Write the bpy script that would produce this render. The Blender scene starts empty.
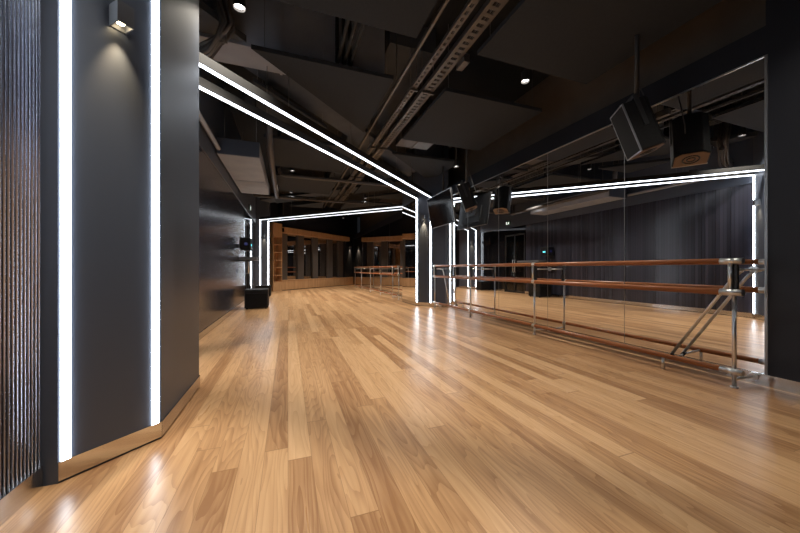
import bpy, bmesh, math, random
from mathutils import Vector, Matrix
random.seed(4)
S = bpy.context.scene
COL = S.collection
R2 = math.sqrt(0.5)
# room axes: x across the room (left wall to mirror wall), y down the room, z up. Camera stands at x=y=0.

# ---------------------------------------------------------------- materials
def mat(name, base=(.5, .5, .5), rough=.5, metal=0., spec=.5, coat=0., emit=None, estr=0.):
    m = bpy.data.materials.new(name); m.use_nodes = True
    b = m.node_tree.nodes['Principled BSDF']
    b.inputs['Base Color'].default_value = (*base, 1)
    b.inputs['Roughness'].default_value = rough
    b.inputs['Metallic'].default_value = metal
    b.inputs['Specular IOR Level'].default_value = spec
    b.inputs['Coat Weight'].default_value = coat
    if emit:
        b.inputs['Emission Color'].default_value = (*emit, 1)
        b.inputs['Emission Strength'].default_value = estr
    return m

def nodes(m):
    return m.node_tree.nodes, m.node_tree.links, m.node_tree.nodes['Principled BSDF']

def vary(m, c1, c2, scale=(3, 3, 3), detail=4, bump=0., rough=None):
    """mottle a surface between two of its own tones"""
    N, L, b = nodes(m)
    g = N.new('ShaderNodeNewGeometry'); mp = N.new('ShaderNodeMapping'); mp.inputs['Scale'].default_value = scale
    n = N.new('ShaderNodeTexNoise'); n.inputs['Scale'].default_value = 1; n.inputs['Detail'].default_value = detail
    L.new(g.outputs['Position'], mp.inputs['Vector']); L.new(mp.outputs[0], n.inputs['Vector'])
    r = N.new('ShaderNodeValToRGB'); r.color_ramp.elements[0].position = .3; r.color_ramp.elements[1].position = .7
    r.color_ramp.elements[0].color = (*c1, 1); r.color_ramp.elements[1].color = (*c2, 1)
    L.new(n.outputs['Fac'], r.inputs[0]); L.new(r.outputs[0], b.inputs['Base Color'])
    if bump:
        bp = N.new('ShaderNodeBump'); bp.inputs['Strength'].default_value = bump; bp.inputs['Distance'].default_value = .01
        L.new(n.outputs['Fac'], bp.inputs['Height']); L.new(bp.outputs[0], b.inputs['Normal'])
    return m

def math_node(N, L, op, a, b=None):
    n = N.new('ShaderNodeMath'); n.operation = op
    for i, v in enumerate((a, b)):
        if v is None: continue
        if isinstance(v, (int, float)): n.inputs[i].default_value = v
        else: L.new(v, n.inputs[i])
    return n.outputs[0]

def oak_floor():
    m = mat('oak_floor', rough=.3, spec=.5)
    N, L, b = nodes(m)
    g = N.new('ShaderNodeNewGeometry'); sx = N.new('ShaderNodeSeparateXYZ'); L.new(g.outputs['Position'], sx.inputs[0])
    x, y = sx.outputs[0], sx.outputs[1]
    W, LEN = .118, 2.3
    xr = math_node(N, L, 'DIVIDE', x, W); row = math_node(N, L, 'FLOOR', xr); fx = math_node(N, L, 'FRACT', xr)
    wn = N.new('ShaderNodeTexWhiteNoise'); wn.noise_dimensions = '1D'; L.new(row, wn.inputs['W'])
    off = math_node(N, L, 'MULTIPLY', wn.outputs['Value'], 7.3)
    yr = math_node(N, L, 'ADD', math_node(N, L, 'DIVIDE', y, LEN), off)
    idx = math_node(N, L, 'FLOOR', yr); fy = math_node(N, L, 'FRACT', yr)
    cb = N.new('ShaderNodeCombineXYZ'); L.new(row, cb.inputs[0]); L.new(idx, cb.inputs[1])
    wn2 = N.new('ShaderNodeTexWhiteNoise'); wn2.noise_dimensions = '2D'; L.new(cb.outputs[0], wn2.inputs['Vector'])
    tone = wn2.outputs['Value']
    # grain, different in every board
    cv = N.new('ShaderNodeCombineXYZ')
    L.new(math_node(N, L, 'ADD', math_node(N, L, 'MULTIPLY', x, 26.), math_node(N, L, 'MULTIPLY', tone, 91.)), cv.inputs[0])
    L.new(math_node(N, L, 'MULTIPLY', y, 1.3), cv.inputs[1]); L.new(math_node(N, L, 'MULTIPLY', tone, 37.), cv.inputs[2])
    n1 = N.new('ShaderNodeTexNoise'); n1.inputs['Scale'].default_value = 1.; n1.inputs['Detail'].default_value = 5; n1.inputs['Distortion'].default_value = 1.2
    L.new(cv.outputs[0], n1.inputs['Vector'])
    # cathedral figure: rings from a low frequency field
    cv2 = N.new('ShaderNodeCombineXYZ')
    L.new(math_node(N, L, 'ADD', math_node(N, L, 'MULTIPLY', x, 7.), math_node(N, L, 'MULTIPLY', tone, 53.)), cv2.inputs[0])
    L.new(math_node(N, L, 'MULTIPLY', y, .8), cv2.inputs[1]); L.new(math_node(N, L, 'MULTIPLY', tone, 11.), cv2.inputs[2])
    n2 = N.new('ShaderNodeTexNoise'); n2.inputs['Scale'].default_value = 1.; n2.inputs['Detail'].default_value = 1.5
    L.new(cv2.outputs[0], n2.inputs['Vector'])
    ring = math_node(N, L, 'FRACT', math_node(N, L, 'MULTIPLY', n2.outputs['Fac'], 16.))
    ring = math_node(N, L, 'POWER', ring, 2.2)
    fac = math_node(N, L, 'ADD', math_node(N, L, 'MULTIPLY', tone, .52),
                    math_node(N, L, 'ADD', math_node(N, L, 'MULTIPLY', n1.outputs['Fac'], .70), math_node(N, L, 'MULTIPLY', ring, .22)))
    r = N.new('ShaderNodeValToRGB'); e = r.color_ramp.elements
    e[0].position = .25; e[0].color = (.66, .42, .228, 1); e[1].position = 1.1 if False else 1.0; e[1].color = (.31, .153, .066, 1)
    k = e.new(.62); k.color = (.53, .308, .151, 1)
    L.new(fac, r.inputs[0])
    # joints
    gx = math_node(N, L, 'LESS_THAN', math_node(N, L, 'ABSOLUTE', math_node(N, L, 'SUBTRACT', fx, .5)), .4915)
    gy = math_node(N, L, 'LESS_THAN', math_node(N, L, 'ABSOLUTE', math_node(N, L, 'SUBTRACT', fy, .5)), .4988)
    gap = math_node(N, L, 'MULTIPLY', gx, gy)
    mx = N.new('ShaderNodeMixRGB'); mx.inputs[1].default_value = (.30, .16, .07, 1)
    L.new(gap, mx.inputs[0]); L.new(r.outputs[0], mx.inputs[2]); L.new(mx.outputs[0], b.inputs['Base Color'])
    rg = math_node(N, L, 'ADD', math_node(N, L, 'MULTIPLY', n1.outputs['Fac'], .12), .24)
    L.new(rg, b.inputs['Roughness'])
    bp = N.new('ShaderNodeBump'); bp.inputs['Strength'].default_value = .06; bp.inputs['Distance'].default_value = .004
    L.new(n1.outputs['Fac'], bp.inputs['Height']); L.new(bp.outputs[0], b.inputs['Normal'])
    return m

def wood(name, c1, c2, rough=.35, axis=(20, 20, 1.5)):
    return vary(mat(name, c1, rough), c1, c2, axis, 6)

def slat_panel():
    """dark veneer with fine upright grooves, satin lacquer"""
    m = mat('dark_grooved_panel', (.03, .031, .04), .2, spec=.5)
    N, L, b = nodes(m)
    g = N.new('ShaderNodeNewGeometry'); sx = N.new('ShaderNodeSeparateXYZ'); L.new(g.outputs['Position'], sx.inputs[0])
    t = math_node(N, L, 'ADD', sx.outputs[1], math_node(N, L, 'MULTIPLY', sx.outputs[0], .3))
    fr = math_node(N, L, 'DIVIDE', t, .062)
    wn = N.new('ShaderNodeTexWhiteNoise'); wn.noise_dimensions = '1D'; L.new(math_node(N, L, 'FLOOR', fr), wn.inputs['W'])
    edge = math_node(N, L, 'LESS_THAN', math_node(N, L, 'FRACT', fr), .14)
    val = math_node(N, L, 'MULTIPLY', math_node(N, L, 'ADD', math_node(N, L, 'MULTIPLY', wn.outputs['Value'], .7), .6),
                    math_node(N, L, 'SUBTRACT', 1., math_node(N, L, 'MULTIPLY', edge, .5)))
    mx = N.new('ShaderNodeMixRGB'); mx.blend_type = 'MULTIPLY'; mx.inputs[0].default_value = 1
    mx.inputs[1].default_value = (.034, .035, .050, 1); L.new(val, mx.inputs[2]); L.new(mx.outputs[0], b.inputs['Base Color'])
    return m

M = {}
M['floor'] = oak_floor()
M['wall'] = vary(mat('charcoal_paint', (.054, .066, .092), .40), (.050, .061, .086), (.058, .070, .098), (2, 2, .4))
M['wall_dark'] = vary(mat('near_black_paint', (.009, .010, .016), .5, spec=.4), (.008, .009, .015), (.010, .011, .018), (2, 2, .5))
M['panel_wall'] = slat_panel()
M['gloss_black'] = mat('gloss_black_lacquer', (.008, .008, .010), .05)
M['flute'] = mat('fluted_anodised_metal', (.33, .35, .42), .26, metal=1.)
M['black'] = vary(mat('black_ceiling_paint', (.012, .012, .012), .8), (.009, .009, .009), (.016, .015, .014), (2, 2, 2))
M['acoustic'] = vary(mat('dark_grey_acoustic_board', (.0145, .0175, .0225), .9), (.013, .016, .021), (.016, .0195, .0245), (30, 30, 30), 2, .1)
M['concrete'] = vary(mat('raw_concrete', (.062, .070, .084), .85), (.054, .062, .076), (.07, .078, .092), (4, 4, 4), 6, .2)
M['beige'] = vary(mat('beige_plaster', (.12, .092, .07), .8), (.105, .08, .06), (.13, .10, .075), (3, 3, 3), 5)
M['zinc'] = vary(mat('galvanised_steel', (.13, .12, .112), .5, metal=.7), (.11, .10, .095), (.15, .14, .13), (9, 9, 9))
M['duct'] = vary(mat('grey_painted_duct', (.28, .31, .37), .6), (.25, .28, .34), (.31, .34, .40), (3, 3, 3))
M['steel'] = mat('brushed_stainless_steel', (.62, .61, .6), .16, metal=1.)
M['chrome'] = mat('polished_chrome', (.72, .73, .75), .28, metal=1.)
M['black_metal'] = mat('black_powder_coat', (.018, .018, .02), .42)
M['grey_metal'] = mat('dark_grey_powder_coat', (.10, .105, .115), .45)
M['mirror'] = mat('mirror_glass', (.88, .88, .89), 0.0, metal=1.)
M['smoked'] = mat('smoked_mirror_glass', (.50, .48, .46), .01, metal=1.)
M['led'] = mat('led_diffuser', (.8, .8, .8), .5, emit=(.84, .92, 1.), estr=13.)
M['led_over'] = mat('led_diffuser_overhead', (.8, .8, .8), .5, emit=(.84, .91, 1.), estr=4.5)
M['led_dim'] = mat('led_diffuser_far', (.8, .8, .8), .5, emit=(.86, .92, 1.), estr=1.7)
M['lobby'] = mat('lobby_lamp_diffuser', (.8, .8, .8), .5, emit=(1., .95, .88), estr=.6)
M['warm'] = mat('warm_lamp_lens', (.8, .7, .5), .5, emit=(1., .80, .50), estr=18.)
M['spot_lens'] = mat('downlight_lens', (.8, .8, .8), .4, emit=(1., .93, .84), estr=9.)
M['barre'] = wood('stained_beech', (.42, .155, .058), (.27, .088, .03), .3, (40, 2.5, 40))
M['oak'] = wood('oak_veneer', (.55, .33, .17), (.42, .235, .11), .4, (14, 14, 1.2))
M['post'] = vary(mat('dark_grey_laminate', (.085, .072, .065), .45), (.075, .064, .058), (.095, .08, .072), (5, 5, 1))
M['screen'] = mat('black_screen_glass', (.005, .005, .007), .10, spec=.3)
M['plastic'] = mat('black_plastic', (.008, .008, .009), .55, spec=.2)
M['cabinet'] = vary(mat('black_textured_cabinet', (.009, .009, .010), .6, spec=.3), (.007, .007, .008), (.011, .011, .012), (60, 60, 60), 2, .25)
M['grille'] = mat('black_steel_grille', (.008, .008, .009), .7, spec=.15)
M['silver'] = mat('silver_edge_trim', (.30, .30, .31), .35, metal=.8)
M['warm_bounce'] = wood('underside_floor_bounce', (.17, .09, .042), (.12, .062, .028), .5, (8, 8, 8))  # dark speaker underside; the brown paints in warm light bounced off the floor
M['teal'] = mat('teal_indicator', (.1, .5, .6), .4, emit=(.15, .85, 1.), estr=1.)
M['blue'] = mat('blue_indicator', (.03, .03, .12), .2, emit=(.12, .16, 1.), estr=.04)
M['sign'] = mat('lit_sign_face', (.9, .9, .9), .4, emit=(.9, 1., .95), estr=.7)
M['green'] = mat('sign_green', (.02, .22, .09), .5)
M['wire'] = mat('hanger_wire', (.15, .15, .15), .4, metal=.8)
M['glass'] = mat('door_glass', (.02, .022, .025), .03, spec=.7)
M['glass'].node_tree.nodes['Principled BSDF'].inputs['Transmission Weight'].default_value = .85
M['cable'] = mat('black_cable_sheath', (.06, .055, .055), .5)
M['red'] = mat('red_cable_sheath', (.08, .018, .015), .5)

# ---------------------------------------------------------------- mesh helpers
class MB:
    def __init__(s): s.bm = bmesh.new()
    def box(s, x0, x1, y0, y1, z0, z1):
        return s.prism([(x0, y0), (x1, y0), (x1, y1), (x0, y1)], z0, z1)
    def prism(s, poly, z0, z1):
        a = sum(poly[i][0]*poly[(i+1) % len(poly)][1]-poly[(i+1) % len(poly)][0]*poly[i][1] for i in range(len(poly)))
        if a < 0: poly = poly[::-1]
        lo = [s.bm.verts.new((p[0], p[1], z0)) for p in poly]; hi = [s.bm.verts.new((p[0], p[1], z1)) for p in poly]
        s.bm.faces.new(lo[::-1]); s.bm.faces.new(hi)
        n = len(poly)
        for i in range(n): s.bm.faces.new((lo[i], lo[(i+1) % n], hi[(i+1) % n], hi[i]))
        return s
    def obox(s, c, ax, ay, az, hx, hy, hz):
        """box at c with axes and half sizes"""
        c = Vector(c); ax, ay, az = (Vector(q).normalized() for q in (ax, ay, az))
        v = [s.bm.verts.new(c + ax*hx*i + ay*hy*j + az*hz*k) for i in (-1, 1) for j in (-1, 1) for k in (-1, 1)]
        for f in ((0, 1, 3, 2), (4, 6, 7, 5), (0, 4, 5, 1), (2, 3, 7, 6), (0, 2, 6, 4), (1, 5, 7, 3)):
            s.bm.faces.new([v[i] for i in f])
        return s
    def tube(s, pts, r, n=12, cap=True, smooth=True):
        pts = [Vector(p) for p in pts]; rings = []
        up = None
        for i, p in enumerate(pts):
            d = (pts[min(i+1, len(pts)-1)] - pts[max(i-1, 0)]).normalized()
            if up is None:
                up = Vector((0, 0, 1)) if abs(d.z) < .9 else Vector((1, 0, 0))
            a = d.cross(up).normalized(); b = a.cross(d).normalized(); up = b
            rings.append([s.bm.verts.new(p + (a*math.cos(t) + b*math.sin(t))*r) for t in (2*math.pi*k/n for k in range(n))])
        for i in range(len(rings)-1):
            for k in range(n):
                f = s.bm.faces.new((rings[i][k], rings[i][(k+1) % n], rings[i+1][(k+1) % n], rings[i+1][k])); f.smooth = smooth
        if cap:
            s.bm.faces.new(rings[0][::-1]); s.bm.faces.new(rings[-1])
        return s
    def bevel(s, w, seg=2):
        bmesh.ops.bevel(s.bm, geom=list(s.bm.edges), offset=w, segments=seg, affect='EDGES', profile=.5)
        return s

def link(name, mb, m, origin=(0, 0, 0), parent=None):
    bm = mb.bm
    bmesh.ops.recalc_face_normals(bm, faces=bm.faces)
    o3 = Vector(origin)
    for v in bm.verts: v.co -= o3
    me = bpy.data.meshes.new(name); bm.to_mesh(me); bm.free()
    me.materials.append(M[m])
    o = bpy.data.objects.new(name, me); COL.objects.link(o)
    if parent is None: o.location = o3
    else: o.parent = parent
    return o

def tag(o, label, cat, group=None):
    o['label'] = label; o['category'] = cat
    if group: o['group'] = group
    return o

ORI = {}
def thing(name, label, cat, loc, group=None):
    o = bpy.data.objects.new(name, None); COL.objects.link(o); o.location = loc; o.empty_display_size = .1
    ORI[o] = loc
    return tag(o, label, cat, group)
def part(name, mb, m, parent, label=None):
    o = link(name, mb, m, ORI[parent], parent); ORI[o] = ORI[parent]
    if label: o['label'] = label
    return o
def struct(name, mb, m):
    o = link(name, mb, m); o['kind'] = 'structure'; return o

def clip(poly, a, b, c):
    """keep a*x+b*y<=c"""
    out = []
    for i in range(len(poly)):
        p, q = poly[i], poly[(i+1) % len(poly)]
        dp, dq = a*p[0]+b*p[1]-c, a*q[0]+b*q[1]-c
        if dp <= 0: out.append(p)
        if dp*dq < 0:
            t = dp/(dp-dq); out.append((p[0]+(q[0]-p[0])*t, p[1]+(q[1]-p[1])*t))
    return out

# ---------------------------------------------------------------- main dimensions
ZS = 4.4            # slab
LW0, LW = -1.064, -1.165   # left wall near / beyond the first pier
PF = -.7044         # face of the left piers
MW = 3.8183         # mirror plane
BZ = 2.868          # light lines overhead
YA = 7.143          # mirror wall meets the right pier
EPX = MW - .815*R2  # right pier inner face (3.242)

# ---------------------------------------------------------------- setting
struct('floor', MB().box(-3.0, 4.6, -2.8, 20.4, -.1, 0), 'floor')
struct('ceiling', MB().box(-3.0, 4.6, -2.8, 20.4, ZS, ZS+.15), 'black')
struct('wall_back', MB().box(-3.0, 4.6, -2.75, -2.6, 0, ZS), 'wall_dark')
# near left: fluted metal cladding
w = MB(); w.box(LW0-.15, LW0-.006, -2.6, 1.90, 0, ZS); struct('wall_left_near', w, 'wall_dark'); w = MB()
y = 1.882; n = 0
while y > -1.2:
    pts = []
    for k in range(11):
        a = math.pi*k/10
        pts.append((LW0-.006+.012*math.sin(a), y-.0050*math.cos(a)))
    w.prism(pts, .1, ZS); y -= .0205

for f in w.bm.faces: f.smooth = abs(f.normal.z) < .5
struct('trim_1', w, 'flute')
# first left pier
P_poly = [(-1.3, 1.893), (PF-.428*R2, 2.2032-.428*R2), (PF, 2.2032), (PF, 3.0388), (LW, 3.0388+PF-LW), (-1.3, 3.0388+PF-LW)]
struct('wall_left_pier', MB().prism(P_poly, 0, ZS), 'wall')
# left wall beyond, door recess, far pier
w = MB(); w.box(LW-.12, LW, 3.45, 9.85, 0, 2.72); struct('wall_left', w, 'panel_wall')
w = MB(); w.box(LW-.12, LW+.015, 3.45, 12.9, 2.72, ZS); struct('wall_left_upper', w, 'duct' if False else 'wall')
w = MB(); w.box(LW-.12, LW, 9.85, 9.92, 0, 2.72); w.box(LW-.12, LW, 11.12, 12.92, 0, 2.72); w.box(LW-.12, LW, 9.92, 11.12, 2.42, 2.72)
struct('wall_left_far', w, 'gloss_black')
d = MB()
for a, b in ((9.92, 9.98), (10.49, 10.55), (11.06, 11.12)): d.box(LW-.08, LW-.02, a, b, 0, 2.42)
d.box(LW-.08, LW-.02, 9.98, 11.06, 2.36, 2.42); d.box(LW-.08, LW-.02, 9.98, 11.06, 0, .08)
d1 = struct('door_1', d, 'black_metal')
ORI[d1] = (0, 0, 0)
part('glass_pane', MB().box(LW-.056, LW-.048, 9.98, 10.49, .08, 2.36), 'glass', d1)
part('glass_pane', MB().box(LW-.056, LW-.048, 10.55, 11.06, .08, 2.36), 'glass', d1)
for yy in (10.46, 10.58): part('pull_handle', MB().tube([(LW-.02, yy, .85), (LW+.03, yy, .85), (LW+.03, yy, 1.35), (LW-.02, yy, 1.35)], .012, 8), 'chrome', d1)
w = MB(); w.box(-2.95, -2.85, 9.4, 12.4, 0, 2.9); w.box(-2.85, LW-.12, 9.4, 9.5, 0, 2.9); w.box(-2.85, LW-.12, 12.3, 12.4, 0, 2.9); w.box(-2.85, LW-.12, 9.5, 12.3, 2.8, 2.9)
struct('wall_lobby', w, 'wall')
FV = 13.3825
F_poly = [(-1.3, FV+LW-PF), (LW, FV+LW-PF), (PF, FV), (PF, FV+.75), (LW, FV+.75+.2), (-1.3, FV+.95)]
struct('wall_left_far_pier', MB().prism(F_poly, 0, ZS), 'wall')
# right side
struct('wall_right_near', MB().box(MW-.004, MW+.2, -2.6, 1.438, 0, ZS), 'wall_dark')
struct('wall_right', MB().box(MW+.012, MW+.2, 1.438, 9.6, 0, 3.07), 'wall_dark')
struct('wall_right_far', MB().box(MW+.012, MW+.2, 9.6, 19.4, 0, 3.07), 'wall_dark')
struct('wall_right_recess', MB().box(4.34, 4.5, 1.438, 19.6, 3.0, ZS), 'beige')
struct('trim_2', MB().box(MW+.2, 4.34, 1.438, 19.6, 3.0, 3.06), 'beige')
R_poly = [(MW+.05, YA-.05), (EPX, YA+(MW-EPX)), (EPX, 8.80), (MW+.05, 8.80+MW-EPX+.05)]
struct('wall_right_pier', MB().prism(R_poly, 0, ZS), 'wall')
# end wall at 45 degrees: t along it (left to right), d towards the room
B0 = Vector((-.21, 15.14, 0)); TD = Vector((R2, R2, 0)); DD = Vector((R2, -R2, 0))
def E(t, d, z=0): return tuple(B0 + TD*t + DD*d + Vector((0, 0, z)))
def ebox(mb, t0, t1, d0, d1, z0, z1, xmax=MW-.018):
    p = [E(t0, d0)[:2], E(t1, d0)[:2], E(t1, d1)[:2], E(t0, d1)[:2]]
    return mb.prism(clip(p, 1, 0, xmax), z0, z1)
w = MB(); ebox(w, -1.6, 6.6, -.45, -.30, 0, ZS, 9); struct('wall_end', w, 'wall_dark')
w = MB(); ebox(w, 4.82, 5.75, -.30, -.02, .47, ZS); ebox(w, -.02, 4.82, -.30, -.22, .47, 2.62); ebox(w, -.02, 4.82, -.3, -.02, 2.9, ZS); struct('trim_3', w, 'wall_dark')

# baseboards of brushed steel
bb = MB(); bb.box(LW0, LW0+.012, -2.6, 1.889, .0, .1); struct('baseboard_left_near', bb, 'steel')
def skirt(mb, a, b, th=.008, z1=.1, z0=.012):
    a = Vector((*a, 0)); b = Vector((*b, 0)); d = (b-a).normalized(); nrm = Vector((d.y, -d.x, 0))
    mb.prism([tuple(q)[:2] for q in (a, b, b+nrm*th, a+nrm*th)], z0, z1)
bb = MB(); skirt(bb, P_poly[1], P_poly[2]); skirt(bb, P_poly[2], P_poly[3]); skirt(bb, P_poly[3], P_poly[4]); struct('baseboard_left_pier', bb, 'steel')
bb = MB(); skirt(bb, (LW, 3.45), (LW, 9.91)); skirt(bb, (LW, 11.13), (LW, 12.9)); skirt(bb, F_poly[1], F_poly[2]); skirt(bb, F_poly[2], F_poly[3]); struct('baseboard_left', bb, 'steel')
bb = MB(); bb.box(MW-.014, MW+.002, -2.6, YA-.02, 0, .1); struct('baseboard_right', bb, 'steel')
bb = MB(); skirt(bb, (EPX, 8.80), R_poly[1]); skirt(bb, R_poly[1], (MW, YA)); struct('baseboard_right_pier', bb, 'steel')
bb = MB(); bb.box(MW-.014, MW+.002, 9.42, 19.0, 0, .1); struct('baseboard_right_far', bb, 'steel')

# ---------------------------------------------------------------- mirrors
seams = [1.442, 2.62, 3.80, 5.0, 6.1, YA]
def mirror_panel(label, y0, y1, group):
    root = thing('wall_mirror', label, 'mirror', (MW, (y0+y1)/2, .1), group)
    part('glass', MB().box(MW, MW+.008, y0+.003, y1-.003, .1, 2.80), 'mirror', root)
    part('edge_strip', MB().box(MW-.001, MW+.008, y1-.003, y1+.002, .1, 2.80), 'silver', root)
where = ['nearest, behind the barre end post', 'second from the near end', 'third from the near end, by the barre joint', 'fourth from the near end', 'furthest, next to the lit right pier']
for i in range(5): mirror_panel('tall panel of the main mirror wall, ' + where[i], seams[i], seams[i+1], 'main mirror wall panels')
o = link('mirror_edge_trim', MB().box(MW-.012, MW+.008, 1.424, 1.442, .1, 2.81), 'silver', (MW, 1.43, .1)); tag(o, 'upright chrome edge strip closing the near end of the mirror wall', 'trim')
o = link('mirror_top_trim', MB().box(MW-.008, MW+.010, 1.442, YA-.03, 2.80, 2.812), 'chrome', (MW, 4.3, 2.8)); tag(o, 'thin metal strip along the top of the main mirror wall', 'trim')
o = link('pier_mirror', MB().box(EPX-.010, EPX-.001, YA+MW-EPX+.03, 8.78, .1, 2.84), 'mirror', (EPX, 8.3, .1)); tag(o, 'narrow mirror panel cladding the side of the lit right pier', 'mirror')
fs = [9.46, 11.85, 14.25, 16.65, 18.95]
fw = ['first beyond the lit pier', 'second beyond the lit pier', 'third beyond the lit pier', 'in the far corner by the wall lamp']
for i in range(4): mirror_panel('mirror panel behind the distant barre, ' + fw[i], fs[i], fs[i+1], 'distant mirror wall panels')

# ---------------------------------------------------------------- light lines
def in_board(x, y):
    if not (-.42 <= x <= 1.26 or 2.0 <= x <= 3.66) or (y+1.11) % 2.43 > 1.68: return False
    return (y-x <= 4.13 and x+y <= 12.0) or (y-x >= 4.8 and x+y <= 11.95) or (x+y >= 12.75 and y-x <= 14.9)
def light_line(label, A, B=None, nA=None, nB=None, end=None, drv=None, group='white LED light lines', over='led_over'):
    """upright line on face at A (normal nA), overhead line to B, upright line down face at B"""
    A = Vector((*A, 0)); nA = Vector((*nA, 0)).normalized()
    root = thing('light_line', label, 'led light', tuple(A), group)
    h = .0165
    def upright(P, nrm):
        tang = Vector((-nrm.y, nrm.x, 0))
        part('diffuser', MB().obox(P + nrm*.003 + Vector((0, 0, (.1+BZ)/2)), nrm, tang, (0, 0, 1), .006, h, (BZ-.1)/2), 'led', root, 'glowing white upright diffuser')
    upright(A, nA)
    Bv = Vector((*B, 0)); d = (Bv-A).normalized(); s = Vector((-d.y, d.x, 0)); mid = (A+Bv)/2; ln = (Bv-A).length/2
    part('diffuser', MB().obox(mid + Vector((0, 0, BZ)), d, s, (0, 0, 1), ln-.009, .013, .010), over, root, 'glowing white overhead diffuser')
    ch = part('channel', MB().obox(mid + Vector((0, 0, BZ+.055)), d, s, (0, 0, 1), ln-.009, .026, .045), 'black', root, 'dark metal channel carrying the overhead light')
    if drv:
        part('driver_box', MB().obox(A + d*drv + Vector((0, 0, BZ+.16)), d, s, (0, 0, 1), .07, .03, .06), 'black_metal', ch)
    k = 0
    while k < 3:
        p = A + (Bv-A)*(.2+.3*k) + Vector((0, 0, BZ+.1)); k += 1
        top = 3.40 if in_board(p.x, p.y) else ZS
        part('hanger_rod', MB().tube([p, (p.x, p.y, top)], .004, 6), 'wire', root)
    if nB is not None: upright(Bv, Vector((*nB, 0)).normalized())
r = R2
# overhead pair between left pier and right pier
a1, a2 = .235, .60
L1 = (PF-a1*r, 3.0388+a1*r); L2 = (PF-a2*r, 3.0388+a2*r)
e1, e2 = .4069, .7986
E1 = (MW-e1*r, YA+e1*r); E2 = (MW-e2*r, YA+e2*r)
light_line('white light line overhead, nearer of the pair, ending on the right pier beside the screen', L1, E1, (1, 1), (-1, -1), group='light lines of the middle portal')
light_line("white light line overhead, farther of the pair, ending at the right pier's mirrored edge", L2, E2, (1, 1), (-1, -1), drv=.95, group='light lines of the middle portal')
# near left pier: front face
for k, lab in ((.403, 'thick bright upright light line on the near left pier, beside the fluted wall'), (.030, 'bright upright light line on the near left pier, right of its wall lamp')):
    A = (PF-k*r, 2.2032-k*r); light_line(lab, A, (A[0]+4.38, A[1]-4.38), (1, -1), group='light lines of the near pier')
# far portal
for k, lab in ((.045, 'distant light line upright beside the oak shelves, running on overhead'), (.43, 'distant light line upright at the left wall behind the subwoofers, running on overhead')):
    A = (PF-k*r, FV-k*r); sm = A[0]+A[1]
    # right end on the far face of the right pier: y-x = 8.80-EPX
    bx = (sm-(8.80-EPX))/2; B = (bx, sm-bx)
    light_line(lab, A, B, (1, -1), group='light lines of the far portal', over='led_dim')

# ---------------------------------------------------------------- wall lamps
def spot(name, loc, dirn, energy, size, blend, color, radius=.03):
    l = bpy.data.lights.new(name, 'SPOT'); l.energy = energy; l.spot_size = math.radians(size); l.spot_blend = blend; l.color = color; l.shadow_soft_size = radius
    o = bpy.data.objects.new(name, l); COL.objects.link(o); o.location = loc
    o.rotation_euler = Vector(dirn).to_track_quat('-Z', 'Y').to_euler(); return o
def wall_lamp(label, p, nrm, z0, w=.072, h=.108, dep=.085, energy=24):
    P = Vector((*p, 0)); nrm = Vector((*nrm, 0)).normalized(); t = Vector((-nrm.y, nrm.x, 0))
    c = P + nrm*(dep/2+.001) + Vector((0, 0, z0+h/2))
    root = thing('wall_lamp', label, 'wall lamp', tuple(P + Vector((0, 0, z0))), 'box wall lamps')
    # open-bottomed box body
    b = MB(); th = .006
    b.obox(c + nrm*(dep/2-th/2), nrm, t, (0, 0, 1), th/2, w/2, h/2); b.obox(c - nrm*(dep/2-th/2), nrm, t, (0, 0, 1), th/2, w/2, h/2)
    for sg in (-1, 1): b.obox(c + t*sg*(w/2-th/2), nrm, t, (0, 0, 1), dep/2-th, th/2, h/2)
    b.obox(c + Vector((0, 0, h/2-th/2)), nrm, t, (0, 0, 1), dep/2-th, w/2-th, th/2)
    part('body', b, 'grey_metal', root)
    part('lens', MB().obox(c - Vector((0, 0, h/2-.024)), nrm, t, (0, 0, 1), dep/2-.02, w/2-.022, .003), 'warm', root, 'warm glowing lens')
    spot('wall_lamp_beam', c - Vector((0, 0, h/2-.018)) + nrm*.012, Vector((0, 0, -1)) - nrm*.12, energy, 52, 1., (1., .74, .42), .012)
fm = lambda k: (PF-k*r, 2.2032-k*r)
wall_lamp('dark grey box wall lamp shining down the near left pier between two light lines', fm(.205), (1, -1), 2.262)
wall_lamp('box wall lamp on the far side of the near left pier, seen mirrored', (PF-.42*r, 3.0388+.42*r), (1, 1), 2.235)
wall_lamp('small dark wall lamp between the two light lines on the right pier', (MW-.60*r, YA+.60*r), (-1, -1), 2.30, energy=60)
wall_lamp('distant wall lamp between the light lines by the wooden shelves', (PF-.235*r, FV-.235*r), (1, -1), 2.235)
q = E(5.33, -.02); wall_lamp('distant wall lamp on the dark wall right of the wooden framed mirrors', q[:2], (1, -1), 2.25, energy=110)

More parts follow.
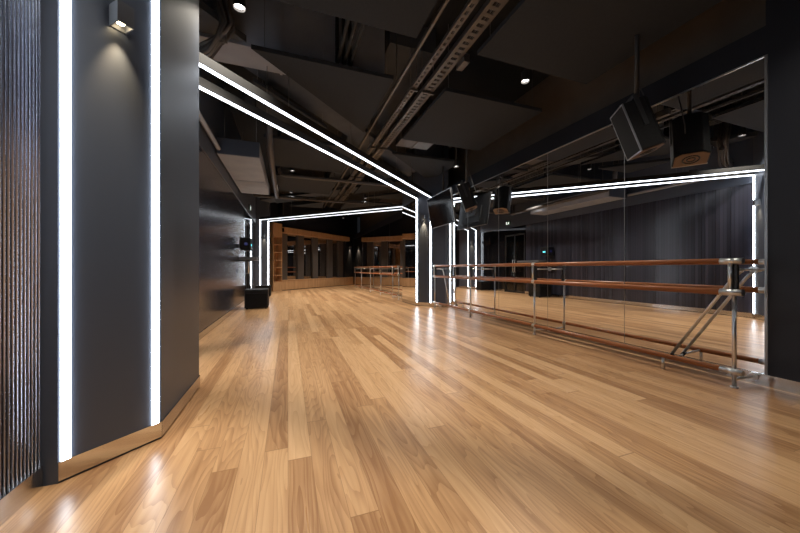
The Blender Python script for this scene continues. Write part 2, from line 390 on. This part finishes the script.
# ---------------------------------------------------------------- ballet barres
def barre(label, ux, um, ys, braces, far=False):
    """rails at x=ux, mirror at um; ys posts"""
    zt, zm, zf = 1.063, .80, .137
    y0, y1 = ys[0], ys[-1]
    root = thing('ballet_barre', label, 'ballet barre', (ux, (y0+y1)/2, 0))
    def rail(name, z, rad, x=ux): part(name, MB().tube([(x, y0-.03, z), (x, y1+.03, z)], rad, 16), 'barre', root)
    rail('top_rail', zt, .023); rail('middle_rail', zm, .027); rail('foot_rail', zf, .023)
    for y in ys:
        end = y in (y0, y1)
        # upright from floor to middle rail, set just behind the rails; short stub up to the top rail
        part('post', MB().tube([(ux+.012, y, .012), (ux+.012, y, zm-.01)], .014, 14), 'chrome', root)
        part('stub_post', MB().tube([(ux, y+.02, zm+.02), (ux, y+.02, zt-.018)], .015, 14), 'chrome', root)
        part('bracket', MB().box(ux+.018, ux+.05, y-.018, y+.022, zm-.01, zt-.025).bevel(.006), 'black_metal', root, 'black bracket block between the rails')
        part('foot', MB().tube([(ux+.012, y, 0), (ux+.012, y, .014)], .026, 14), 'chrome', root)
        hl = .028
        lo, hi = (-.06, .085) if y == y0 else (-.085, .06) if end else (-hl, hl)
        for z, rad in ((zt, .0245), (zm, .0285), (zf, .0245)):
            part('sleeve', MB().tube([(ux, y+lo, z), (ux, y+hi, z)], rad, 16), 'chrome', root)
        arm = part('wall_arm', MB().tube([(ux+.03, y, .99), (um-.004, y, .99)], .010, 10), 'chrome', root)
        part('flange', MB().tube([(um-.010, y, .99), (um-.001, y, .99)], .030, 18), 'chrome', arm)
        arm = part('floor_arm', MB().tube([(ux+.012, y, .075), (um-.022, y, .062)], .010, 10), 'chrome', root)
        part('flange', MB().tube([(um-.026, y, .062), (um-.015, y, .062)], .034, 18), 'chrome', arm)
    xb = um-.10
    for ya, yb in braces:
        sg = 1 if yb > ya else -1
        b = MB(); b.tube([(xb-.06, ya, .985), (xb-.02, ya+sg*.005, .985), (xb, ya+sg*.03, .965), (xb, ya+sg*.07, .915), (xb, yb, .11)], .0135, 12)
        br = part('brace', b, 'chrome', root)
        part('brace_socket', MB().tube([(xb, yb-sg*.02, .125), (xb, yb+sg*.012, .085)], .018, 12), 'black_metal', br)
        part('floor_arm', MB().tube([(ux, yb-sg*.05, zf), (xb, yb, .10), (um-.016, yb, .07)], .010, 10), 'chrome', root)
        part('foot', MB().tube([(ux, yb-sg*.05, 0), (ux, yb-sg*.05, zf-.015)], .012, 12), 'chrome', root)
barre('double wooden ballet barre with chrome posts along the main mirror wall on the right', 3.51, MW, [1.51, 3.76, 5.52, 7.17], [(1.53, 2.08), (7.15, 6.76)])
barre('distant double wooden ballet barre beyond the lit right pier', 3.31, MW, [9.35, 9.95, 11.43, 12.97, 14.7, 16.2], [], True)

# ---------------------------------------------------------------- hanging speakers and screen
def speaker(label, yc):
    root = thing('hanging_speaker', label, 'loudspeaker', (3.397, yc, 2.44), 'hanging loudspeakers')
    Mx = Matrix.Translation((3.397, yc, 2.444)) @ Matrix.Rotation(math.radians(-35), 4, 'Z') @ Matrix.Rotation(math.radians(-19), 4, 'Y')
    # local: -x front, z up
    def loc(mb):
        bmesh.ops.transform(mb.bm, matrix=Mx, verts=mb.bm.verts); return mb
    b = MB(); b.prism([(-.118, -.153), (-.118, .153), (.075, .153), (.126, .09), (.126, -.09), (.075, -.153)], -.255, .255)
    b.bevel(.010, 2); part('cabinet', loc(b), 'cabinet', root)
    part('front_frame', loc(MB().box(-.130, -.116, -.153, .153, -.257, -.245).box(-.130, -.116, -.153, .153, .245, .257).box(-.130, -.116, -.153, -.143, -.245, .245).box(-.130, -.116, .143, .153, -.245, .245)), 'silver', root, 'pale edge frame around the grille')
    part('grille', loc(MB().box(-.127, -.114, -.143, .143, -.245, .245)), 'grille', root)
    base = part('base_plate', loc(MB().prism([(-.11, -.14), (-.11, .14), (.07, .14), (.115, .08), (.115, -.08), (.07, -.14)], -.262, -.254)), 'warm_bounce', root, 'brown underside plate, warm floor bounce painted in')
    ring = MB()
    for rad in (.07, .035):
        ring.tube([(.0+rad*math.cos(t), rad*math.sin(t), -.262) for t in (2*math.pi*k/24 for k in range(25))], .008, 8, False)
    part('socket_ring', loc(ring), 'black_metal', base)
    yk = MB()
    for sg in (-1, 1): yk.box(-.02, .02, sg*.160-.004, sg*.160+.004, -.03, .30)
    yk.box(-.02, .02, -.164, .164, .29, .30)
    part('yoke', loc(yk), 'black_metal', root)
    top = Mx @ Vector((.07, 0, .24))
    part('drop_pole', MB().tube([top, (top.x, top.y, ZS)], .022, 12), 'black_metal', root)
    part('power_cable', MB().tube([tuple(Mx @ Vector((.12, .05, 0))), tuple(Mx @ Vector((.20, .06, .05))), (top.x+.10, top.y+.05, 2.95), (top.x+.045, top.y+.02, 3.2), (top.x+.032, top.y, ZS)], .006, 6), 'cable', root)
speaker('black loudspeaker hung from the ceiling at the near end of the mirror wall', 2.19)
speaker('black loudspeaker hung from the ceiling just right of the tilted screen', 5.45)
def screen():
    root = thing('hanging_screen', 'large black flat screen tilted down, hung from the ceiling in front of the right pier', 'television', (3.38, 6.56, 2.38))
    Mx = Matrix.Translation((3.372, 6.56, 2.375)) @ Matrix.Rotation(math.radians(-1), 4, 'Z') @ Matrix.Rotation(math.radians(-9.5), 4, 'Y')
    def loc(mb):
        bmesh.ops.transform(mb.bm, matrix=Mx, verts=mb.bm.verts); return mb
    W, H = .62, .375
    part('case', loc(MB().box(-.012, .02, -W, W, -H, H).box(.02, .055, -W*.6, W*.6, -H*.75, H*.25)), 'plastic', root)
    part('screen', loc(MB().box(-.016, -.010, -W+.012, W-.012, -H+.014, H-.012)), 'screen', root)
    part('bezel', loc(MB().box(-.019, -.012, -W, W, -H, -H+.014).box(-.019, -.012, -W, W, H-.012, H).box(-.019, -.012, -W, -W+.012, -H, H).box(-.019, -.012, W-.012, W, -H, H)), 'silver', root, 'silver bezel')
    part('mount_plate', loc(MB().box(.055, .075, -.2, .2, -.12, .2).box(.075, .11, -.05, .05, -.05, .25)), 'black_metal', root)
    t = Mx @ Vector((.10, 0, .2))
    part('drop_pole', MB().tube([t, (t.x, t.y, ZS)], .025, 12), 'black_metal', root)
screen()

# ---------------------------------------------------------------- left side equipment
def subwoofer(label, x0, x1, y0, y1, h):
    root = thing('subwoofer', label, 'loudspeaker', ((x0+x1)/2, (y0+y1)/2, 0), 'floor subwoofers')
    part('cabinet', MB().box(x0, x1, y0, y1, .025, h).bevel(.012), 'cabinet', root)
    g = MB(); g.box(x0+.025, x1-.025, y0-.012, y0, .06, h-.10)
    part('grille', g, 'grille', root)
    part('handle_slot', MB().box(x0+.14, x1-.14, y0-.006, y0+.002, h-.075, h-.035), 'plastic', root)
    for a in (x0+.05, x1-.05):
        for b in (y0+.05, y1-.05): part('foot', MB().tube([(a, b, 0), (a, b, .03)], .022, 10), 'plastic', root)
subwoofer('black box subwoofer on the floor against the left wall, the nearer one', -1.0, -.47, 8.42, 8.95, .48)
subwoofer('black box subwoofer at the foot of the distant light lines, beyond the nearer one', -1.08, -.58, 12.0, 12.42, .40)
root = thing('wall_shelf', 'dark wall shelf on the left wall above the nearer subwoofer', 'shelf', (-1.0, 9.35, 1.24))
part('board', MB().box(LW+.001, -.765, 8.78, 9.9, 1.225, 1.30), 'grey_metal', root)
for yy in (9.0, 9.7): part('bracket', MB().prism([(LW+.001, yy-.012), (LW+.26, yy-.012), (LW+.26, yy+.012), (LW+.001, yy+.012)], 1.195, 1.225), 'black_metal', root)
root = thing('wall_projector', 'small black device with a teal light on the left wall above the shelf', 'projector', (-1.0, 8.6, 1.55))
part('wall_arm', MB().box(LW+.001, LW+.08, 8.55, 8.62, 1.50, 1.60), 'black_metal', root)
part('body', MB().box(LW+.06, LW+.30, 8.42, 8.80, 1.45, 1.76).bevel(.015), 'plastic', root)
part('lens', MB().tube([(LW+.20, 8.41, 1.60), (LW+.20, 8.425, 1.60)], .04, 16), 'blue', root, 'blue glowing lens')
part('indicator', MB().box(LW+.299, LW+.304, 8.56, 8.68, 1.56, 1.61), 'teal', root, 'teal indicator light')
part('cable_tail', MB().tube([(LW+.10, 8.6, 1.48), (LW+.09, 8.6, 1.38), (LW+.03, 8.62, 1.33), (LW+.008, 8.64, 1.30)], .008, 6), 'cable', root)
root = thing('wall_socket', 'small black double wall socket on the left wall above the subwoofer', 'socket', (LW, 8.45, .93))
part('plate', MB().box(LW+.0005, LW+.012, 8.36, 8.53, .90, .99).bevel(.003), 'plastic', root)
for yy in (8.405, 8.485): part('outlet', MB().tube([(LW+.011, yy, .945), (LW+.014, yy, .945)], .022, 14), 'grille', root)
root = thing('exit_sign', 'small lit sign with a running figure above the glass door, seen in the mirror', 'sign', (LW, 10.85, 2.86))
part('case', MB().box(LW+.016, LW+.05, 10.70, 11.00, 2.83, 3.0), 'black_metal', root)
part('face', MB().box(LW+.05, LW+.053, 10.715, 10.985, 2.845, 2.985), 'green', root, 'green sign face')
fg = MB(); xx = LW+.0545
def bar(y0, z0, y1, z1, t=.011):
    a = Vector((xx, y0, z0)); b = Vector((xx, y1, z1)); dd = (b-a); fg.obox((a+b)/2, (1, 0, 0), dd, Vector((1, 0, 0)).cross(dd), .0012, dd.length/2, t)
bar(10.79, 2.965, 10.80, 2.965, .012); bar(10.80, 2.945, 10.815, 2.905, .013); bar(10.815, 2.905, 10.785, 2.875); bar(10.785, 2.875, 10.79, 2.853); bar(10.815, 2.905, 10.85, 2.885); bar(10.85, 2.885, 10.87, 2.86); bar(10.80, 2.94, 10.765, 2.92, .007); bar(10.80, 2.94, 10.84, 2.925, .007)
fg.box(xx-.001, xx+.001, 10.90, 10.965, 2.855, 2.975)
part('figure', fg, 'sign', root, 'white running figure and doorway')
root = thing('ceiling_light', 'bright bar light inside the lobby behind the glass door, seen in the mirror', 'ceiling light', (-1.9, 10.8, 2.8))
part('housing', MB().box(-1.95, -1.85, 10.3, 11.3, 2.74, 2.80), 'grey_metal', root)
part('diffuser', MB().box(-1.94, -1.86, 10.32, 11.28, 2.73, 2.74), 'lobby', root)

# fan coil unit and pipe along the left wall
root = thing('air_conditioning_unit', 'grey ducted air conditioning unit hung under the ceiling along the left wall', 'air conditioner', (-.78, 7.4, 2.94))
part('front_panel', MB().box(-1.12, -.47, 5.95, 5.97, 2.935, 3.20), 'wall', root, 'dark end panel')
part('case', MB().box(-1.12, -.47, 5.97, 8.85, 2.93, 3.20), 'duct', root)
part('access_panel', MB().box(-1.10, -.49, 7.60, 8.83, 2.922, 2.93), 'duct', root)
for a in (-1.05, -.54):
    for b in (6.2, 8.6): part('hanger_rod', MB().tube([(a, b, 3.2), (a, b, ZS)], .006, 6), 'wire', root)
o = link('ceiling_pipe', MB().tube([(-.30, 5.6, ZS), (-.30, 5.7, 3.25), (-.30, 5.9, 3.08), (-.30, 9.6, 3.05), (-.30, 9.8, ZS)], .055, 12), 'cable', (-.3, 7.5, 3.05)); tag(o, 'black insulated pipe running beside the air conditioning unit', 'pipe', 'ceiling pipes')
o = link('ceiling_pipe', MB().tube([(-1.09, 3.5, 3.0), (-1.09, 5.9, 3.0)], .035, 10), 'duct', (-1.09, 4.5, 3.0)); tag(o, 'grey pipe high on the left wall in front of the air conditioning unit', 'pipe', 'ceiling pipes')

# ---------------------------------------------------------------- end wall joinery
root = thing('shelving_unit', 'tall open oak shelving unit at the far end beside the light lines', 'shelves', E(-.3, .2))
s0, s1 = -.68, -.17
part('back_panel', ebox(MB(), s0, s1, -.21, -.18, 0, 3.0), 'oak', root)
for t0 in (s0, s1-.025): part('side_panel', ebox(MB(), t0, t0+.025, -.18, .12, 0, 3.0), 'oak', root)
part('top_panel', ebox(MB(), s0+.025, s1-.025, -.18, .12, 2.39, 3.0), 'oak', root, 'closed oak fascia above the shelves')
for z in (2.08, 1.73, 1.38, 1.05, .72): part('shelf', ebox(MB(), s0+.025, s1-.025, -.18, .11, z-.03, z), 'oak', root)
part('base_panel', ebox(MB(), s0+.025, s1-.025, -.18, .12, 0, .42), 'oak', root, 'closed oak base')
root = thing('plinth_bench', 'long low oak plinth running under the dark framed mirrors at the far end', 'bench', E(2.8, .1))
part('top_board', ebox(MB(), -.16, 5.72, -.215, .09, .445, .475), 'oak', root)
k = -.16
while k < 5.6:
    part('front_panel', ebox(MB(), k, min(k+.71, 5.72), .05, .075, .03, .445), 'oak', root); k += .714
part('toe_kick', ebox(MB(), -.16, 5.72, -.2, .03, 0, .44), 'black_metal', root)
root = thing('oak_header', 'long oak fascia above the dark framed mirrors at the far end', 'fascia', E(2.4, .2, 2.62))
for a in range(4): part('fascia_panel', ebox(MB(), -.16+1.2775*a, 1.115+1.2775*a, .22, .25, 2.62, 2.86), 'oak', root)
part('soffit', ebox(MB(), -.16, 4.95, -.215, .22, 2.62, 2.64), 'oak', root)
part('top_board', ebox(MB(), -.16, 4.95, -.02, .22, 2.84, 2.86), 'oak', root)
for i, (a, b) in enumerate(((-.16, .39), (1.07, 1.49), (2.16, 2.55), (3.39, 3.80), (4.36, 4.81))):
    o = struct('trim_%d' % (i+4), ebox(MB(), a, b, -.218, -.13, .475, 2.62), 'post')
names = ['first from the oak shelves', 'second from the oak shelves', 'third from the oak shelves', 'fourth, furthest from the oak shelves']
for i, (a, b) in enumerate(((.39, 1.07), (1.49, 2.16), (2.55, 3.39), (3.80, 4.36))):
    o = link('framed_mirror', ebox(MB(), a, b, -.218, -.205, .475, 2.62), 'smoked', E((a+b)/2, -.2, .475)); tag(o, 'dark tinted mirror between dark posts above the oak plinth, ' + names[i], 'mirror', 'tinted mirrors of the end wall')

# ---------------------------------------------------------------- ceiling services
def area(p): return abs(sum(p[i][0]*p[(i+1) % len(p)][1]-p[(i+1) % len(p)][0]*p[i][1] for i in range(len(p))))/2 if len(p) > 2 else 0
PZ = 3.40
cols = [((-.42, 1.26), 'left of the cable trays'), ((2.0, 3.66), 'right of the cable trays')]
ordn = ['rearmost row', 'first row', 'second row', 'third row', 'fourth row', 'fifth row', 'last row']
pieces = []
for ci, ((x0, x1), cn) in enumerate(cols):
    for ri in range(0, 6):
        y0 = -1.11 + 2.43*ri
        base = [(x0, y0), (x1, y0), (x1, y0+1.68), (x0, y0+1.68)]
        for si, (side, hp) in enumerate((('before the middle light portal', [(-1, 1, 4.13), (1, 1, 12.0)]), ('between both light portals', [(1, -1, -4.80), (1, 1, 11.95)]), ('beyond the far light portal', [(-1, -1, -12.75), (-1, 1, 14.9)]))):
            p = base
            for h3 in hp: p = clip(p, *h3) if len(p) > 2 else []
            if area(p) > .12: pieces.append((p, '%s, %s, %s' % (cn, ordn[ri], side)))
for p, lab in pieces:
    cx = sum(q[0] for q in p)/len(p); cy = sum(q[1] for q in p)/len(p)
    root = thing('acoustic_panel', 'hung grey board ' + lab, 'ceiling panel', (cx, cy, PZ), 'hung acoustic boards')
    part('board', MB().prism(p, PZ, PZ+.05), 'acoustic', root)
    for q in p:
        h = (q[0]+(cx-q[0])*.12, q[1]+(cy-q[1])*.12)
        part('hanger_wire', MB().tube([(*h, PZ+.05), (*h, ZS)], .003, 6), 'wire', root)

# dropped concrete beams over the light lines
def diag_beam(name, x0, x1, c, w, z0, slope=1):
    h = w*R2/1
    if slope > 0:   # y - x = c
        p = [(x0, x0+c-h), (x1, x1+c-h), (x1, x1+c+h), (x0, x0+c+h)]
    else:           # x + y = c
        p = [(x0, c-x0-h), (x1, c-x1-h), (x1, c-x1+h), (x0, c-x0+h)]
    struct(name, MB().prism(p, z0, z0+.08), 'concrete')
diag_beam('trim_20', -1.1, 3.6, 4.75, .42, 3.62)
diag_beam('trim_21', -1.0, 3.6, 12.4, .55, 3.62, -1)

# cable trays
root = thing('cable_tray', 'thin steel rail under the ceiling, leftmost of the three overhead runs', 'cable tray', (1.39, 6, 3.48), 'overhead cable runs')
part('channel', MB().box(1.375, 1.405, -1.2, 13.0, 3.48, 3.52), 'zinc', root)
for yy in (1.0, 4.0, 7.0, 10., 12.5): part('hanger_rod', MB().tube([(1.39, yy, 3.52), (1.39, yy, ZS)], .006, 6), 'wire', root)
def perforated(label, x, w, z, y0, y1, hgt):
    root = thing('cable_tray', label, 'cable tray', (x, (y0+y1)/2, z), 'overhead cable runs')
    for sg in (-1, 1):
        part('side_rail', MB().box(x+sg*w/2-.003, x+sg*w/2+.003, y0, y1, z, z+hgt), 'zinc', root)
    fl = MB(); y = y0
    # tray bottom: two edge strips and cross bars leave real slots
    fl.box(x-w/2+.003, x-w/2+.25*w, y0, y1, z, z+.004); fl.box(x+w/2-.25*w, x+w/2-.003, y0, y1, z, z+.004)
    while y < y1:
        fl.box(x-w*.25, x+w*.25, y, y+.045, z, z+.004); y += .09
    part('tray_bottom', fl, 'zinc', root)
    for k in range(3):
        part('cable', MB().tube([(x-w*.28+w*.27*k, y0, z+.016), (x-w*.28+w*.27*k+.01*(k % 2), (y0+y1)/2, z+.016), (x-w*.28+w*.27*k, y1, z+.016)], .010, 6), 'cable', root)
    y = y0+.8
    while y < y1:
        part('hanger', MB().box(x-w/2-.02, x+w/2+.02, y, y+.03, z-.03, z-.002).tube([(x-w/2-.012, y+.015, z-.01), (x-w/2-.012, y+.015, ZS)], .005, 6).tube([(x+w/2+.012, y+.015, z-.01), (x+w/2+.012, y+.015, ZS)], .005, 6), 'zinc', root)
        y += 2.2
perforated('slotted steel cable tray under the ceiling, middle of the three overhead runs', 1.645, .07, 3.50, -1.2, 13.0, .04)
perforated('wide slotted steel cable tray under the ceiling, rightmost of the three overhead runs', 1.86, .15, 3.50, -1.2, 12.0, .06)
o = link('cable_box', MB().box(1.939, 2.02, 3.18, 3.36, 3.43, 3.53).bevel(.006), 'zinc', (1.94, 3.25, 3.40)); tag(o, 'small steel junction box under the wide cable tray', 'junction box')
struct('trim_22', MB().box(1.30, 1.98, 4.0, 13.5, 4.05, ZS), 'concrete')

# ducts seen in the gaps between the boards
root = thing('ventilation_duct', 'grey sheet metal duct above the gap between the left ceiling boards', 'duct', (.2, 4.3, 3.6))
part('duct_body', MB().box(-.95, 1.22, 4.0, 4.42, 3.58, 4.3), 'duct', root)
for x in (-.10, .42): part('seam_flange', MB().box(x, x+.03, 3.985, 4.43, 3.57, 4.31), 'duct', root)
for x in (-.6, .9): part('hanger_strap', MB().box(x, x+.03, 3.99, 4.43, 4.3, ZS), 'wire', root)
for i, x in enumerate((.58, .66, .74)):
    o = link('conduit', MB().tube([(x, 3.95, ZS), (x, 3.95, 3.62), (x, 3.93, 3.56), (x, 3.6, 3.55), (x, .4, 3.55)], .022, 10), 'black', (x, 3.9, 3.6)); tag(o, 'black conduit dropping in front of the grey duct, ' + ['left', 'middle', 'right'][i] + ' one of three', 'conduit', 'black conduits at the duct')
root = thing('ventilation_duct', 'pale sheet metal duct crossing above the right ceiling boards near the light lines', 'duct', (2.7, 5.8, 3.6))
part('duct_body', MB().box(2.06, 2.75, 5.62, 6.0, 3.50, 3.95), 'zinc', root)
part('seam_flange', MB().box(2.40, 2.43, 5.60, 6.02, 3.485, 3.965), 'zinc', root)
for x in (2.2, 2.6): part('hanger_strap', MB().box(x, x+.03, 5.61, 6.01, 3.95, ZS), 'wire', root)
for i, (yy, zz, x0, x1) in enumerate(((7.92, 3.22, -.2, 3.2), (10.34, 3.20, -1.0, 2.4))):
    o = link('ceiling_pipe', MB().tube([(x0, yy, ZS), (x0, yy, zz+.1), (x0+.05, yy, zz+.02), (x0+.14, yy, zz), (x1, yy, zz), (x1+.02, yy, ZS)], .04, 10), 'cable', ((x0+x1)/2, yy, zz)); tag(o, ['black pipe crossing the room under the ceiling beyond the middle light lines', 'black pipe crossing the room under the ceiling near the far light lines'][i], 'pipe', 'ceiling pipes')
# cable bundle dropping from the slab beside the first pier
root = thing('cable_bundle', 'drooping bundle of cables under the ceiling above the near left pier', 'cables', (-.7, 3.76, 3.6))
for i in range(16):
    dx, dy = random.uniform(-.08, .08), random.uniform(-.08, .08)
    pts = [(-.72+dx, 3.70+dy, ZS), (-.68+dx, 3.70+dy, 3.93), (-.64+dx*.9, 3.70+dy, 3.72), (-.60+dx*.8, 3.71+dy, 3.55), (-.66+dx*.6, 3.73+dy, 3.42+dx*.6), (-.78, 3.78+dy, 3.31+dx*.8), (-.92, 3.82+dy, 3.22+dx), (-1.12, 3.85+dy, 3.18+dx)]
    part('cable', MB().tube(pts, .019, 8), 'red' if i == 4 else ('cable' if i % 2 else 'zinc'), root)
part('cable_tie', MB().tube([(-.70, 3.73, 3.44), (-.61, 3.73, 3.44)], .05, 8), 'black_metal', root)

# downlights
def downlight(label, x, y, z, energy=215, size=105, color=(1., .92, .79)):
    root = thing('downlight', label, 'downlight', (x, y, z), 'ceiling downlights')
    n = 24; part('can', MB().tube([(x, y, z), (x, y, z+.13)], .052, n, False).tube([(x, y, z+.125), (x, y, z+.13)], .050, n), 'black_metal', root)
    part('lens', MB().tube([(x, y, z+.028), (x, y, z+.032)], .049, n), 'spot_lens', root, 'glowing white lens')
    part('stem', MB().tube([(x, y, z+.13), (x, y, ZS)], .008, 8), 'black_metal', root)
    spot('downlight_beam', (x, y, z+.012), (0, 0, -1), energy, size, .7, color, .04)
downlight('round ceiling downlight at the top left, above the near left pier', -.44, 3.35, 3.51)
downlight('round ceiling downlight between the two right ceiling boards', 3.00, 3.37, 3.51)
downlight('round ceiling downlight by the mirror wall above the second loudspeaker', 3.32, 5.75, 3.13, 110)
downlight('ceiling downlight above the right side of the near floor', 3.00, .94, 3.51, 45)
downlight('ceiling downlight above the left side of the near floor', -.30, .94, 3.51)
downlight('ceiling downlight over the rear right of the room', 3.00, -1.5, 3.51, 45)
downlight('ceiling downlight over the rear left of the room', -.30, -1.5, 3.51)
downlight('ceiling downlight left of the air conditioning pipe, second gap', .45, 5.80, 3.51)
downlight('ceiling downlight over the left middle floor, before the glass door', .10, 8.48, 3.51)
downlight('ceiling downlight in the gap before the right pier mirror', 2.50, 8.48, 3.51)
downlight('ceiling downlight over the left floor near the glass door', .10, 10.92, 3.51)
downlight('ceiling downlight beside the distant ballet barre', 2.60, 10.92, 3.51)
downlight('ceiling downlight over the far floor between barre and plinth', 2.2, 13.09, 3.51)
downlight('ceiling downlight over the far floor before the oak shelves', .5, 13.2, 3.51)
downlight('ceiling downlight in the far corner before the last tinted mirror', 2.6, 15.6, 3.51)

# ---------------------------------------------------------------- world, camera, view
wd = bpy.data.worlds.new('world'); S.world = wd; wd.use_nodes = True
wd.node_tree.nodes['Background'].inputs[0].default_value = (.02, .022, .026, 1); wd.node_tree.nodes['Background'].inputs[1].default_value = .3
cam = bpy.data.cameras.new('camera'); co = bpy.data.objects.new('camera', cam); COL.objects.link(co)
co.location = (0, 0, 1); co.rotation_euler = (math.pi/2, 0, -math.radians(19.776))
cam.sensor_width = 36; cam.lens = 36*311.5/800; cam.shift_y = 2.0/800; cam.clip_start = .02
S.camera = co
S.view_settings.view_transform = 'Standard'; S.view_settings.look = 'None'; S.view_settings.gamma = 1; S.view_settings.use_curve_mapping = False
S.view_settings.exposure = 0.25
S.cycles.max_bounces = 10; S.cycles.glossy_bounces = 6; S.cycles.diffuse_bounces = 5
S.cycles.sample_clamp_indirect = 6; S.cycles.caustics_reflective = True; S.cycles.blur_glossy = .3
S.cycles.use_denoising = True
